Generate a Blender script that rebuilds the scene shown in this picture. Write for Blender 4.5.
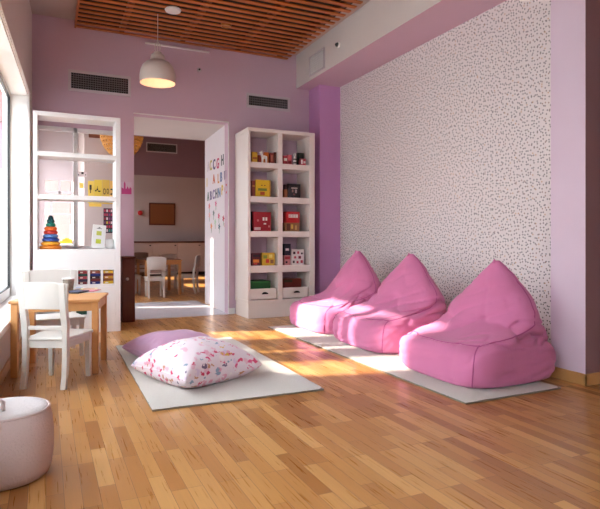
import bpy, bmesh, math, random
from mathutils import Vector, Matrix, noise
random.seed(7)
for o in list(bpy.data.objects): bpy.data.objects.remove(o)
S = bpy.context.scene
C = S.collection
R = math.radians
PI = math.pi

# ------------------------------------------------------------------ camera
F = 545.0; HX = 300.0; HY = 241.0; CAMZ = 1.05; TH = R(25.0)
cd = bpy.data.cameras.new('camera'); cam = bpy.data.objects.new('camera', cd); C.objects.link(cam)
cd.sensor_width = 36; cd.lens = 36 * F / 600; cd.shift_y = -(254.5 - HY) / 600
cd.clip_start = 0.05; cd.clip_end = 200
cam.location = (0, 0, CAMZ); cam.rotation_euler = (R(90), 0, -TH)
S.camera = cam

# ------------------------------------------------------------------ light
S.view_settings.view_transform = 'Standard'; S.view_settings.look = 'None'
S.view_settings.gamma = 1; S.view_settings.use_curve_mapping = False
S.view_settings.exposure = 0.72
w = bpy.data.worlds.new('sky'); S.world = w; w.use_nodes = True
bg = w.node_tree.nodes['Background']; bg.inputs[0].default_value = (0.86, 0.93, 1.0, 1); bg.inputs[1].default_value = 6.5
sd = bpy.data.lights.new('sun', 'SUN'); sun = bpy.data.objects.new('sun', sd); C.objects.link(sun)
sd.energy = 12; sd.angle = R(1.2); sd.color = (1.0, 0.90, 0.74)
SUN = Vector((1.0, -0.28, -0.66)).normalized()
sun.rotation_euler = SUN.to_track_quat('-Z', 'Y').to_euler(); sun.location = (-6, 8, 8)

# ------------------------------------------------------------------ helpers
def ray(px, py):
    u = (px - HX) / F; v = (HY - py) / F
    return Vector((math.sin(TH) + u * math.cos(TH), math.cos(TH) - u * math.sin(TH), v))
def onY(px, py, Y): d = ray(px, py); t = Y / d.y; return Vector((d.x * t, Y, CAMZ + d.z * t))

def mat(name, col, rough=0.6, metal=0, bump=0, bscale=40, var=0, vscale=3, emit=0, sheen=0, coat=0, spec=0.5):
    m = bpy.data.materials.new(name); m.use_nodes = True
    nt = m.node_tree; b = nt.nodes['Principled BSDF']
    b.inputs['Base Color'].default_value = (*col, 1); b.inputs['Roughness'].default_value = rough
    b.inputs['Metallic'].default_value = metal
    b.inputs['Specular IOR Level'].default_value = spec
    if sheen: b.inputs['Sheen Weight'].default_value = sheen
    if coat: b.inputs['Coat Weight'].default_value = coat; b.inputs['Coat Roughness'].default_value = 0.12
    if emit: b.inputs['Emission Color'].default_value = (*col, 1); b.inputs['Emission Strength'].default_value = emit
    tc = nt.nodes.new('ShaderNodeTexCoord')
    n = nt.nodes.new('ShaderNodeTexNoise'); n.inputs['Scale'].default_value = vscale; nt.links.new(tc.outputs['Object'], n.inputs['Vector'])
    if var == 0: var = 0.03
    mx = nt.nodes.new('ShaderNodeMix'); mx.data_type = 'RGBA'
    mx.inputs[6].default_value = (*[c * (1 - var) for c in col], 1); mx.inputs[7].default_value = (*[min(1, c * (1 + var)) for c in col], 1)
    nt.links.new(n.outputs['Fac'], mx.inputs[0]); nt.links.new(mx.outputs[2], b.inputs['Base Color'])
    if bump:
        n2 = nt.nodes.new('ShaderNodeTexNoise'); n2.inputs['Scale'].default_value = bscale; n2.inputs['Detail'].default_value = 4
        nt.links.new(tc.outputs['Object'], n2.inputs['Vector'])
        bp = nt.nodes.new('ShaderNodeBump'); bp.inputs['Strength'].default_value = bump; bp.inputs['Distance'].default_value = 0.01
        nt.links.new(n2.outputs['Fac'], bp.inputs['Height']); nt.links.new(bp.outputs[0], b.inputs['Normal'])
    return m
def srgb(r, g, b): return tuple(((c / 255) / 12.92 if c / 255 <= .04045 else ((c / 255 + .055) / 1.055) ** 2.4) for c in (r, g, b))

def ramp(nt, src, stops, const=False):
    r = nt.nodes.new('ShaderNodeValToRGB'); e = r.color_ramp.elements
    if const: r.color_ramp.interpolation = 'CONSTANT'
    while len(e) < len(stops): e.new(0.5)
    for i, (p, c) in enumerate(stops): e[i].position = p; e[i].color = (*c, 1)
    nt.links.new(src, r.inputs[0]); return r

M = {}
M['lilac'] = mat('lilac_paint', srgb(214, 184, 200), 0.75, bump=.05, bscale=150)
M['lilac_light'] = mat('light_lilac_paint', srgb(228, 206, 222), 0.75, bump=.05, bscale=150)
M['purple'] = mat('purple_paint', srgb(206, 148, 198), 0.7, bump=.05, bscale=150)
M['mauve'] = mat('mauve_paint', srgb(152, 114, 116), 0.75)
M['white_wall'] = mat('white_wall_paint', srgb(225, 214, 208), 0.8, bump=.05, bscale=150)
M['soffit_paint'] = mat('soffit_paint', srgb(226, 218, 214), 0.8)
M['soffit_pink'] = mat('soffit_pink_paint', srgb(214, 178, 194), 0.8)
M['white'] = mat('white_lacquer', srgb(243, 240, 238), 0.35)
M['chair_white'] = mat('chair_paint', srgb(226, 220, 212), 0.45)
M['cream'] = mat('cream_lacquer', srgb(238, 226, 218), 0.45)
M['ceil'] = mat('ceiling_paint', srgb(205, 188, 182), 0.85)
M['jamb'] = mat('jamb_paint', srgb(240, 232, 236), 0.6)
M['black'] = mat('black_gasket', (0.012, 0.012, 0.014), 0.4)
M['tile'] = mat('pale_tile', srgb(216, 214, 222), 0.25, var=.06, vscale=6)
M['beech'] = mat('beech_wood', srgb(214, 152, 92), 0.4, var=.12, vscale=14)
M['oak_trim'] = mat('oak_trim', srgb(205, 155, 95), 0.45, var=.1, vscale=10)
M['brown'] = mat('brown_wood', srgb(96, 44, 26), 0.35, var=.2, vscale=8)
M['dark'] = mat('dark_void', (0.02, 0.016, 0.016), 0.8)
M['vent_frame'] = mat('vent_frame', srgb(212, 200, 204), 0.5)
M['vent_dark'] = mat('vent_grille', srgb(62, 58, 62), 0.5)
M['vent_line'] = mat('vent_fin', srgb(130, 124, 126), 0.5)
M['metal'] = mat('dark_metal', (0.03, 0.025, 0.02), 0.35, metal=.6)
M['rug'] = mat('cream_pile', srgb(224, 215, 204), 0.95, bump=.9, bscale=220, var=.05, vscale=60, sheen=.3)
M['rug_edge'] = mat('rug_binding', srgb(150, 138, 124), 0.9, bump=.8, bscale=200)
M['pink'] = mat('pink_cotton', srgb(216, 124, 168), 0.85, bump=.5, bscale=9, var=.05, vscale=5, sheen=.15)
M['pink_seam'] = mat('pink_piping', srgb(188, 84, 140), 0.8)
M['mauve_fabric'] = mat('mauve_cotton', srgb(200, 152, 182), 0.85, bump=.3, bscale=14, sheen=.2)
M['pouf'] = mat('pouf_fabric', srgb(226, 204, 200), 0.9, bump=.5, bscale=90, var=.04)
M['pouf_top'] = mat('pouf_top_fabric', srgb(236, 228, 226), 0.9, bump=.5, bscale=60)
M['lamp'] = mat('lamp_enamel', srgb(225, 214, 206), 0.4)
M['lamp_in'] = mat('lamp_inner', srgb(250, 216, 190), 0.6)
M['bulb'] = mat('lit_bulb', (1.0, 0.72, 0.45), 0.4, emit=1.0)
M['wicker'] = mat('wicker', srgb(214, 160, 84), 0.7, var=.2)
M['cork'] = mat('cork', srgb(140, 84, 50), 0.9, var=.15, vscale=60)
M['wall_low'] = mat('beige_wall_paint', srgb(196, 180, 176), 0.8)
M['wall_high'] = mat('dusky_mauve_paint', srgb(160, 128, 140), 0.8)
M['sun_blocker'] = mat('sun_blocker_render', srgb(235, 235, 235), 0.8)
M['outground'] = mat('outside_paving', srgb(200, 198, 192), 0.9)
PAL = {}
def pal(r, g, b, rough=.5):
    k = (r, g, b)
    if k not in PAL: PAL[k] = mat('paint_%s' % len(PAL), srgb(r, g, b), rough)
    return PAL[k]

def glass_mat():
    m = bpy.data.materials.new('window_glass'); m.use_nodes = True; nt = m.node_tree; nt.nodes.clear()
    o = nt.nodes.new('ShaderNodeOutputMaterial'); t = nt.nodes.new('ShaderNodeBsdfTransparent'); t.inputs[0].default_value = (.95, .97, .98, 1)
    g = nt.nodes.new('ShaderNodeBsdfGlossy'); g.inputs['Roughness'].default_value = 0.02
    x = nt.nodes.new('ShaderNodeMixShader'); x.inputs[0].default_value = 0.06
    nt.links.new(t.outputs[0], x.inputs[1]); nt.links.new(g.outputs[0], x.inputs[2]); nt.links.new(x.outputs[0], o.inputs[0]); return m
M['glass'] = glass_mat()

def floor_mat():
    m = bpy.data.materials.new('oak_strip_parquet'); m.use_nodes = True; nt = m.node_tree; b = nt.nodes['Principled BSDF']
    tc = nt.nodes.new('ShaderNodeTexCoord'); mp = nt.nodes.new('ShaderNodeMapping'); mp.inputs['Rotation'].default_value = (0, 0, R(90))
    nt.links.new(tc.outputs['Object'], mp.inputs[0])
    br = nt.nodes.new('ShaderNodeTexBrick'); nt.links.new(mp.outputs[0], br.inputs['Vector'])
    br.inputs['Color1'].default_value = (0, 0, 0, 1); br.inputs['Color2'].default_value = (1, 1, 1, 1); br.inputs['Mortar'].default_value = (.0, .0, .0, 1)
    br.inputs['Scale'].default_value = 1; br.inputs['Brick Width'].default_value = 0.46; br.inputs['Row Height'].default_value = 0.068
    br.inputs['Mortar Size'].default_value = 0.0009; br.inputs['Mortar Smooth'].default_value = 0.3; br.offset = 0.37; br.offset_frequency = 3
    gr = nt.nodes.new('ShaderNodeTexNoise'); mp2 = nt.nodes.new('ShaderNodeMapping'); mp2.inputs['Scale'].default_value = (60, 2.2, 1)
    nt.links.new(tc.outputs['Object'], mp2.inputs[0]); nt.links.new(mp2.outputs[0], gr.inputs['Vector']); gr.inputs['Scale'].default_value = 1.5; gr.inputs['Detail'].default_value = 6
    r = ramp(nt, br.outputs['Color'], [(0, srgb(160, 104, 50)), (.3, srgb(186, 128, 68)), (.65, srgb(200, 144, 80)), (1, srgb(216, 164, 100))])
    gm = ramp(nt, gr.outputs['Fac'], [(.25, (.84, .79, .76)), (.7, (1.04, 1.03, 1.02))])
    mx = nt.nodes.new('ShaderNodeMix'); mx.data_type = 'RGBA'; mx.blend_type = 'MULTIPLY'; mx.inputs[0].default_value = .6
    nt.links.new(r.outputs[0], mx.inputs[6]); nt.links.new(gm.outputs[0], mx.inputs[7])
    mm = nt.nodes.new('ShaderNodeMix'); mm.data_type = 'RGBA'; nt.links.new(br.outputs['Fac'], mm.inputs[0]); nt.links.new(mx.outputs[2], mm.inputs[6]); mm.inputs[7].default_value = (*srgb(110, 66, 36), 1)
    nt.links.new(mm.outputs[2], b.inputs['Base Color'])
    rr = ramp(nt, gr.outputs['Fac'], [(.2, (.24, .24, .24)), (.8, (.36, .36, .36))]); nt.links.new(rr.outputs[0], b.inputs['Roughness'])
    b.inputs['Specular IOR Level'].default_value = .5
    bp = nt.nodes.new('ShaderNodeBump'); bp.inputs['Strength'].default_value = .25; bp.inputs['Distance'].default_value = .002; bp.invert = True
    nt.links.new(br.outputs['Fac'], bp.inputs['Height']); nt.links.new(bp.outputs[0], b.inputs['Normal'])
    return m
M['floor'] = floor_mat()

def paper_mat():
    m = bpy.data.materials.new('speckled_wallpaper'); m.use_nodes = True; nt = m.node_tree; b = nt.nodes['Principled BSDF']
    tc = nt.nodes.new('ShaderNodeTexCoord'); v = nt.nodes.new('ShaderNodeTexVoronoi'); v.inputs['Scale'].default_value = 30
    nt.links.new(tc.outputs['Object'], v.inputs['Vector']); v.inputs['Randomness'].default_value = .85
    v.voronoi_dimensions = '2D'   # dots lie in the wall plane (y, z)
    sp = nt.nodes.new('ShaderNodeSeparateXYZ'); cb = nt.nodes.new('ShaderNodeCombineXYZ')
    nt.links.new(tc.outputs['Object'], sp.inputs[0]); nt.links.new(sp.outputs[1], cb.inputs[0]); nt.links.new(sp.outputs[2], cb.inputs[1]); nt.links.new(cb.outputs[0], v.inputs['Vector'])
    d = ramp(nt, v.outputs['Distance'], [(.165, (1, 1, 1)), (.21, (0, 0, 0))])
    sep = nt.nodes.new('ShaderNodeSeparateColor'); nt.links.new(v.outputs['Color'], sep.inputs[0])
    c = ramp(nt, sep.outputs[0], [(0, srgb(60, 50, 56)), (.3, srgb(85, 62, 60)), (.5, srgb(36, 36, 46)), (.72, srgb(150, 110, 92)), (.86, srgb(90, 70, 80)), (.95, srgb(200, 150, 90))], True)
    mx = nt.nodes.new('ShaderNodeMix'); mx.data_type = 'RGBA'
    nt.links.new(d.outputs[0], mx.inputs[0]); mx.inputs[6].default_value = (*srgb(238, 230, 228), 1); nt.links.new(c.outputs[0], mx.inputs[7])
    nt.links.new(mx.outputs[2], b.inputs['Base Color']); b.inputs['Roughness'].default_value = .7
    return m
M['paper'] = paper_mat()

def slat_mat():
    m = mat('cedar_slat', srgb(190, 108, 52), .45, var=.3, vscale=3); return m
M['slat'] = slat_mat()

def floral_mat():
    m = bpy.data.materials.new('floral_cotton'); m.use_nodes = True; nt = m.node_tree; b = nt.nodes['Principled BSDF']
    tc = nt.nodes.new('ShaderNodeTexCoord'); prev = None
    base = srgb(238, 222, 228)
    def layer(prev, scale, lo, hi, stops, seed, squash=(1, 1, 1)):
        mp = nt.nodes.new('ShaderNodeMapping'); mp.inputs['Location'].default_value = (seed, seed * 1.7, 0); mp.inputs['Scale'].default_value = squash
        nz = nt.nodes.new('ShaderNodeTexNoise'); nz.inputs['Scale'].default_value = scale * 1.3
        ad = nt.nodes.new('ShaderNodeMix'); ad.data_type = 'VECTOR' if False else 'RGBA'; ad.blend_type = 'ADD'; ad.inputs[0].default_value = .05
        nt.links.new(tc.outputs['Object'], mp.inputs[0]); nt.links.new(tc.outputs['Object'], nz.inputs['Vector'])
        nt.links.new(mp.outputs[0], ad.inputs[6]); nt.links.new(nz.outputs['Color'], ad.inputs[7])
        v = nt.nodes.new('ShaderNodeTexVoronoi'); v.inputs['Scale'].default_value = scale; nt.links.new(ad.outputs[2], v.inputs['Vector'])
        d = ramp(nt, v.outputs['Distance'], [(lo, (1, 1, 1)), (hi, (0, 0, 0))])
        sp = nt.nodes.new('ShaderNodeSeparateColor'); nt.links.new(v.outputs['Color'], sp.inputs[0])
        c = ramp(nt, sp.outputs[0], stops, True)
        mx = nt.nodes.new('ShaderNodeMix'); mx.data_type = 'RGBA'; nt.links.new(d.outputs[0], mx.inputs[0])
        if prev is None: mx.inputs[6].default_value = (*base, 1)
        else: nt.links.new(prev, mx.inputs[6])
        nt.links.new(c.outputs[0], mx.inputs[7]); return mx.outputs[2]
    p = layer(None, 17, .30, .40, [(0, srgb(235, 190, 205)), (.3, base), (.45, srgb(225, 205, 225)), (.6, srgb(245, 232, 232)), (.8, srgb(232, 170, 190))], 0, (1, .6, 1))
    p = layer(p, 28, .36, .44, [(0, base), (.28, srgb(216, 70, 110)), (.40, base), (.52, srgb(206, 150, 120)), (.60, srgb(226, 96, 140)), (.68, base), (.78, srgb(150, 170, 190)), (.83, srgb(230, 180, 90)), (.88, base), (.95, srgb(120, 100, 130))], 3.1, (.6, 1, 1))
    nt.links.new(p, b.inputs['Base Color']); b.inputs['Roughness'].default_value = .85
    return m
M['floral'] = floral_mat()

class MB:
    def __init__(s): s.bm = bmesh.new()
    def box(s, x0, x1, y0, y1, z0, z1, mtx=None):
        vs = [s.bm.verts.new((x, y, z)) for z in (z0, z1) for y in (y0, y1) for x in (x0, x1)]
        for f in ((0, 2, 3, 1), (4, 5, 7, 6), (0, 1, 5, 4), (2, 6, 7, 3), (0, 4, 6, 2), (1, 3, 7, 5)): s.bm.faces.new([vs[i] for i in f])
        if mtx is not None:
            for v in vs: v.co = mtx @ v.co
        return s
    def prism(s, pts, z0, z1):            # polygon pts (x,y) ccw, extruded in z
        a = [s.bm.verts.new((x, y, z0)) for x, y in pts]; b = [s.bm.verts.new((x, y, z1)) for x, y in pts]
        n = len(pts); s.bm.faces.new(a[::-1]); s.bm.faces.new(b)
        for i in range(n): s.bm.faces.new((a[i], a[(i + 1) % n], b[(i + 1) % n], b[i]))
        return s
    def plate(s, pts, y0, y1):            # polygon pts (x,z) extruded in y
        a = [s.bm.verts.new((x, y0, z)) for x, z in pts]; b = [s.bm.verts.new((x, y1, z)) for x, z in pts]
        n = len(pts); s.bm.faces.new(a); s.bm.faces.new(b[::-1])
        for i in range(n): s.bm.faces.new((a[(i + 1) % n], a[i], b[i], b[(i + 1) % n]))
        return s
    def lathe(s, prof, seg=32, c=(0, 0), cap=True):
        rings = []
        for r, z in prof:
            rings.append([s.bm.verts.new((c[0] + r * math.cos(2 * PI * i / seg), c[1] + r * math.sin(2 * PI * i / seg), z)) for i in range(seg)])
        for a, b in zip(rings, rings[1:]):
            for i in range(seg): s.bm.faces.new((a[i], a[(i + 1) % seg], b[(i + 1) % seg], b[i]))
        if cap: s.bm.faces.new(rings[0][::-1]); s.bm.faces.new(rings[-1])
        return s
    def tube(s, pts, r, seg=8):
        pts = [Vector(p) for p in pts]; rings = []
        for i, p in enumerate(pts):
            t = (pts[min(i + 1, len(pts) - 1)] - pts[max(i - 1, 0)]).normalized()
            u = t.orthogonal().normalized() if i == 0 else (pu - t * pu.dot(t)).normalized()
            pu = u; v = t.cross(u); rr = r[i] if isinstance(r, (list, tuple)) else r
            rings.append([s.bm.verts.new(p + (u * math.cos(2 * PI * k / seg) + v * math.sin(2 * PI * k / seg)) * rr) for k in range(seg)])
        for a, b in zip(rings, rings[1:]):
            for i in range(seg): s.bm.faces.new((a[i], a[(i + 1) % seg], b[(i + 1) % seg], b[i]))
        s.bm.faces.new(rings[0][::-1]); s.bm.faces.new(rings[-1]); return s
    def loft(s, secs):                    # list of equally long closed loops
        rings = [[s.bm.verts.new(p) for p in q] for q in secs]; n = len(rings[0])
        for a, b in zip(rings, rings[1:]):
            for i in range(n): s.bm.faces.new((a[i], a[(i + 1) % n], b[(i + 1) % n], b[i]))
        s.bm.faces.new(rings[0][::-1]); s.bm.faces.new(rings[-1]); return s
    def build(s, name, m, parent=None, bevel=0, smooth=False, seg=2):
        bmesh.ops.recalc_face_normals(s.bm, faces=s.bm.faces[:])
        me = bpy.data.meshes.new(name); s.bm.to_mesh(me); s.bm.free()
        o = bpy.data.objects.new(name, me); C.objects.link(o)
        for x in (m if isinstance(m, list) else [m]): me.materials.append(x)
        if parent: o.parent = parent
        if smooth: me.polygons.foreach_set('use_smooth', [True] * len(me.polygons))
        if bevel:
            b = o.modifiers.new('bevel', 'BEVEL'); b.width = bevel; b.segments = seg; b.limit_method = 'ANGLE'
        return o
def tag(o, label, cat, group=None):
    o['label'] = label; o['category'] = cat
    if group: o['group'] = group
    return o
def thing(name, label, cat, loc=(0, 0, 0), rz=0, group=None):
    o = bpy.data.objects.new(name, None); C.objects.link(o); o.location = loc; o.rotation_euler = (0, 0, rz); o.empty_display_size = .1
    return tag(o, label, cat, group)
def st(o): o['kind'] = 'structure'; return o
def copy_tree(o, parent=None):
    c = o.copy(); C.objects.link(c); c.parent = parent
    for ch in list(o.children): copy_tree(ch, c)
    return c
def dup(o, label, loc, rz, group=None):
    c = copy_tree(o); c['label'] = label; c.location = loc; c.rotation_euler = (0, 0, rz)
    if group: c['group'] = group
    return c

# ------------------------------------------------------------------ setting
YB = 7.53; ZC = 3.87; WX0 = -0.155; WR = math.atan(0.0507)
XP = 3.55; XW = 4.01
st(MB().box(-1.6, 6.2, -3.2, 18, -.12, 0).build('floor', M['floor']))
st(MB().box(-1.6, 6.2, -3.2, YB, ZC, ZC + .12).build('ceiling', M['ceil']))
# left wall, in its own frame: local +y runs to the back corner
def left(mb, name, m, **k):
    o = mb.build(name, m, **k); o.location = (WX0, YB, 0); o.rotation_euler = (0, 0, -WR); return o
OPEN = [(-4.7, -.57), (-9.6, -5.3)]; ZB, ZT = .43, 2.72; TW = .26
mb = MB(); mb.box(-TW, 0, -11, .0, -.05, ZB).box(-TW, 0, -11, 0, ZT, ZC)
mb.box(-TW, 0, -11, OPEN[1][0], ZB, ZT).box(-TW, 0, OPEN[1][1], OPEN[0][0], ZB, ZT).box(-TW, 0, OPEN[0][1], 0, ZB, ZT)
st(left(mb, 'wall_left', M['white_wall']))
for i, (a, b) in enumerate(OPEN):
    g0 = -.24
    n = 3
    mb = MB(); fw = .07
    mb.box(g0, g0 + .06, a, b, ZB, ZB + .10).box(g0, g0 + .06, a, b, ZT - .05, ZT)
    mb.box(g0, g0 + .06, a, a + .07, ZB, ZT).box(g0, g0 + .06, b - .07, b, ZB, ZT)
    for k in range(1, n): y = a + (b - a) * k / n; mb.box(g0, g0 + .06, y - .05, y + .05, ZB, ZT)
    wf = st(left(mb, 'window_%d' % (i + 1), M['white'], bevel=.004))
    mb = MB()
    for k in range(n):
        y0 = a + (b - a) * k / n + .05; y1 = a + (b - a) * (k + 1) / n - .05
        if k == 0: y0 += .02
        if k == n - 1: y1 -= .02
        z0, z1 = ZB + .10, ZT - .05
        mb.box(g0 + .04, g0 + .064, y0, y1, z0, z0 + .018).box(g0 + .04, g0 + .064, y0, y1, z1 - .018, z1)
        mb.box(g0 + .04, g0 + .064, y0, y0 + .018, z0, z1).box(g0 + .04, g0 + .064, y1 - .018, y1, z0, z1)
    mb.build('gasket', M['black'], wf)
    MB().box(g0 + .03, g0 + .036, a + .07, b - .07, ZB + .1, ZT - .05).build('glass_pane', M['glass'], wf)
    mb = MB(); c = .05
    mb.box(0, .014, a - c, a, ZB - .02, ZT + c).box(0, .014, b, b + c, ZB - .02, ZT + c).box(0, .014, a, b, ZT, ZT + c).box(0, .022, a - .02, b + .02, ZT + .012, ZT + .026)
    mb.box(g0 + .07, 0, a, a + .012, ZB + .006, ZT - .0).box(g0 + .07, 0, b - .012, b, ZB + .006, ZT).box(g0 + .07, 0, a + .012, b - .012, ZT - .012, ZT)
    st(left(mb, 'trim_%d' % (i + 1), M['white'], bevel=.003))
    st(left(MB().box(-.17, .045, a, b, ZB - .045, ZB + .004), 'trim_%d' % (i + 3), M['white'], bevel=.006))
st(left(MB().box(0, .014, -11, -.9, 0, .085), 'baseboard_left', M['oak_trim'], bevel=.003))

# back wall with doorway and the opening behind the shelf divider
DX0, DX1, DZ = 1.065, 2.37, 2.75
OX0, OX1, OZ0, OZ1 = -.13, .86, .95, 2.50
T = .16
mb = MB()
mb.box(-.37, OX0, YB, YB + T, 0, ZC).box(OX0, OX1, YB, YB + T, 0, OZ0).box(OX0, OX1, YB, YB + T, OZ1, ZC)
mb.box(OX1, DX0, YB, YB + T, 0, ZC).box(DX0, DX1, YB, YB + T, DZ, ZC).box(DX1, 4.3, YB, YB + T, 0, ZC)
st(mb.build('wall_back', M['lilac']))
st(MB().box(OX0, OX0 + .05, YB + .02, YB + .1, OZ0, OZ1).box(OX1 - .05, OX1, YB + .02, YB + .1, OZ0, OZ1).box(OX0, OX1, YB + .02, YB + .1, OZ0, OZ0 + .04).box(OX0, OX1, YB + .02, YB + .1, OZ1 - .05, OZ1)
   .box(.32, .37, YB + .02, YB + .1, OZ0, OZ1).build('window_3', M['white'], bevel=.003))
# passage: right cheek, head
st(MB().prism([(DX1, YB + .001), (DX1 + .25, YB + .001), (DX1 + .32, 9.04), (DX1 + .07, 9.04)], 0, DZ + .02).build('wall_passage', M['jamb']))
st(MB().box(OX1 + .03, DX1 + .35, YB + T, 9.04, DZ, DZ + .3).build('trim_5', M['soffit_paint']))
st(MB().box(DX0, DX1 + .02, YB - .02, 9.5, 0, .004).build('floor_threshold', M['tile']))
st(MB().box(DX0 - .006, DX1 + .012, YB - .012, YB, DZ - .001, DZ + .012).box(DX1, DX1 + .012, YB - .012, YB, 0, DZ).build('trim_6', M['white']))
st(MB().box(DX1 - .006 + .02, DX1 + .1, YB - .012, YB, 0, .085).build('baseboard_back', M['white']))
# soffit and right side
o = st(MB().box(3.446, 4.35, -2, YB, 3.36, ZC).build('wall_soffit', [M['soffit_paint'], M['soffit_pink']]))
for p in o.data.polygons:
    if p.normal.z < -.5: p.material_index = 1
st(MB().box(XW, XW + .2, 3.01, 7.17, 0, 3.36).build('wall_right', M['paper']))
st(MB().box(3.665, 4.3, 7.17, YB, 0, 3.36).build('wall_column', M['purple']))
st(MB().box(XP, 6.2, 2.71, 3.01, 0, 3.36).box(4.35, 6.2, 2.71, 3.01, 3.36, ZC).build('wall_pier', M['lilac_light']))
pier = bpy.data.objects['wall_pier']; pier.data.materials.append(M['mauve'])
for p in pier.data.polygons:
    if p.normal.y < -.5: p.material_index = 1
st(MB().box(XP - .015, XP, 2.695, 3.01, 0, .085).box(XP - .015, 6, 2.695, 2.71, 0, .085).build('baseboard_right', M['oak_trim'], bevel=.003))
st(MB().box(XW - .012, XW, 3.01, 7.17, 0, .07).build('baseboard_wallpaper', M['white']))
st(MB().box(6, 6.2, -3, 2.71, 0, ZC).build('wall_far_right', M['lilac']))
st(MB().box(-1.6, 6.2, -3.2, -3, 0, ZC).build('wall_rear', M['white_wall']))

# neighbouring room
FY = 17.2; FZ = 4.35
o = st(MB().box(-1.2, 9, FY, FY + .2, 0, 3.07).build('wall_far_lower', M['wall_low']))
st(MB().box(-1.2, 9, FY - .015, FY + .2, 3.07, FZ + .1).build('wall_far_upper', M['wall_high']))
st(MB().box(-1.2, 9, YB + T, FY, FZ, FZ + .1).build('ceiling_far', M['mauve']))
st(MB().box(6.2, 9, 9.04, FY + .2, -.12, 0).build('floor_far', M['floor']))
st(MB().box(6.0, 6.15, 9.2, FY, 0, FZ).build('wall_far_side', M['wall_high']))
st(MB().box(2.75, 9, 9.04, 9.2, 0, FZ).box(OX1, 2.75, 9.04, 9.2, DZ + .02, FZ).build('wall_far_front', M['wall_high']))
# near-left part of the next room: side wall with window, notch wall with window
mb = MB(); NX = -.34; NY0, NY1 = 9.2, 12.2
mb.box(NX, NX + .12, YB + T, 12.6, 0, 1.0).box(NX, NX + .12, YB + T, 12.6, 2.9, FZ).box(NX, NX + .12, YB + T, NY0, 1.0, 2.9).box(NX, NX + .12, NY1, 12.6, 1.0, 2.9)
st(mb.build('wall_next_left', M['wall_low']))
mb = MB(); mb.box(-.22, .62, 12.5, 12.65, 0, 1.0).box(-.22, .62, 12.5, 12.65, 2.32, FZ).box(-.22, -.02, 12.5, 12.65, 1.0, 2.32).box(.54, .62, 12.5, 12.65, 1.0, 2.32)
st(mb.build('wall_next_back', M['vent_frame']))
mb = MB(); mb.box(-.02, .54, 12.52, 12.58, 2.04, 2.1).box(-.02, .54, 12.52, 12.58, 1.86, 1.92).box(.08, .12, 12.52, 12.58, 1.0, 1.9).box(-.02, .54, 12.52, 12.58, 1.0, 1.05).box(.24, .28, 12.52, 12.58, 1.9, 2.32)
mb.box(.0, .54, 12.53, 12.57, 1.6, 1.63)
wf = st(mb.build('window_4', M['vent_frame']))
MB().box(-.02, .54, 12.55, 12.556, 1.0, 2.32).build('glass_pane', M['glass'], wf)
st(MB().box(.62, .70, 10.5, 12.9, 0, 2.94).box(.62, .70, 16.9, FY, 0, 2.94).box(.62, .70, 12.9, 16.9, 0, 1.5).box(.62, .70, 14.0, 15.6, 1.5, 2.94).build('wall_partition', M['wall_low']))
st(MB().box(.62, .70, 10.5, FY, 2.94, FZ).build('wall_partition_upper', M['wall_low']))
st(MB().box(.62, 1.13, 10.42, 10.5, 0, 2.9).build('wall_pinboard', M['wall_low']))
# unseen openings in the partition above are added to brighten the far room
st(MB().box(-.22, .86, YB + T, 9.5, 0, .004).build('floor_next', M['tile']))

# outside: unseen wall, added and stepped to cut the sun into patches
blocker = MB(); gy = -6
for ge, gh in ((5.75, 5.9), (6.3, 4.45), (6.75, 5.6), (7.0, 4.45), (7.45, 5.5), (10.5, 4.4), (10.72, 3.7), (14, 6.5), (20, 3.7)): blocker.box(-5.2, -5.0, gy, ge, 0, gh); gy = ge
tag(blocker.build('sun_blocker_wall', M['sun_blocker'], bevel=.01), 'added pale wall outside, out of view, stepped to block the sun', 'wall')
st(MB().box(-16, -1.6, -8, 24, -.2, 0).build('ground_outside', M['outground']))

# ------------------------------------------------------------------ slatted timber ceiling
px0, px1 = .35, 3.28
root = thing('slatted_ceiling_panel', 'orange-brown timber slat panel hung under the plaster ceiling', 'ceiling panel', (0, 0, 3.77))
mb = MB(); y = YB - .03
while y > 0.2:
    mb.box(px0, px1, y - .060, y, 0, .014); y -= .132
o = mb.build('slats', M['slat'], root, bevel=.004)
MB().box(px0, px1, .1, YB - .03, .085, .095).build('backing', M['dark'], root)
mb = MB()
for x in (.9, 1.7, 2.5, 3.15): mb.box(x - .03, x + .03, .1, YB - .03, .014, .085)
mb.build('batten', M['brown'], root)
MB().box(px0 - .02, px0, .1, YB - .02, -.005, .09).build('edge_board', M['slat'], root)
# thin white strip on the back wall under the slats
tag(MB().box(onY(145, 44, YB).x, onY(209, 52, YB).x, YB - .035, YB - .001, 3.70, 3.72).build('ceiling_strip', M['white'], bevel=.003), 'thin white strip along the lilac wall just below the slats', 'light strip')

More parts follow.
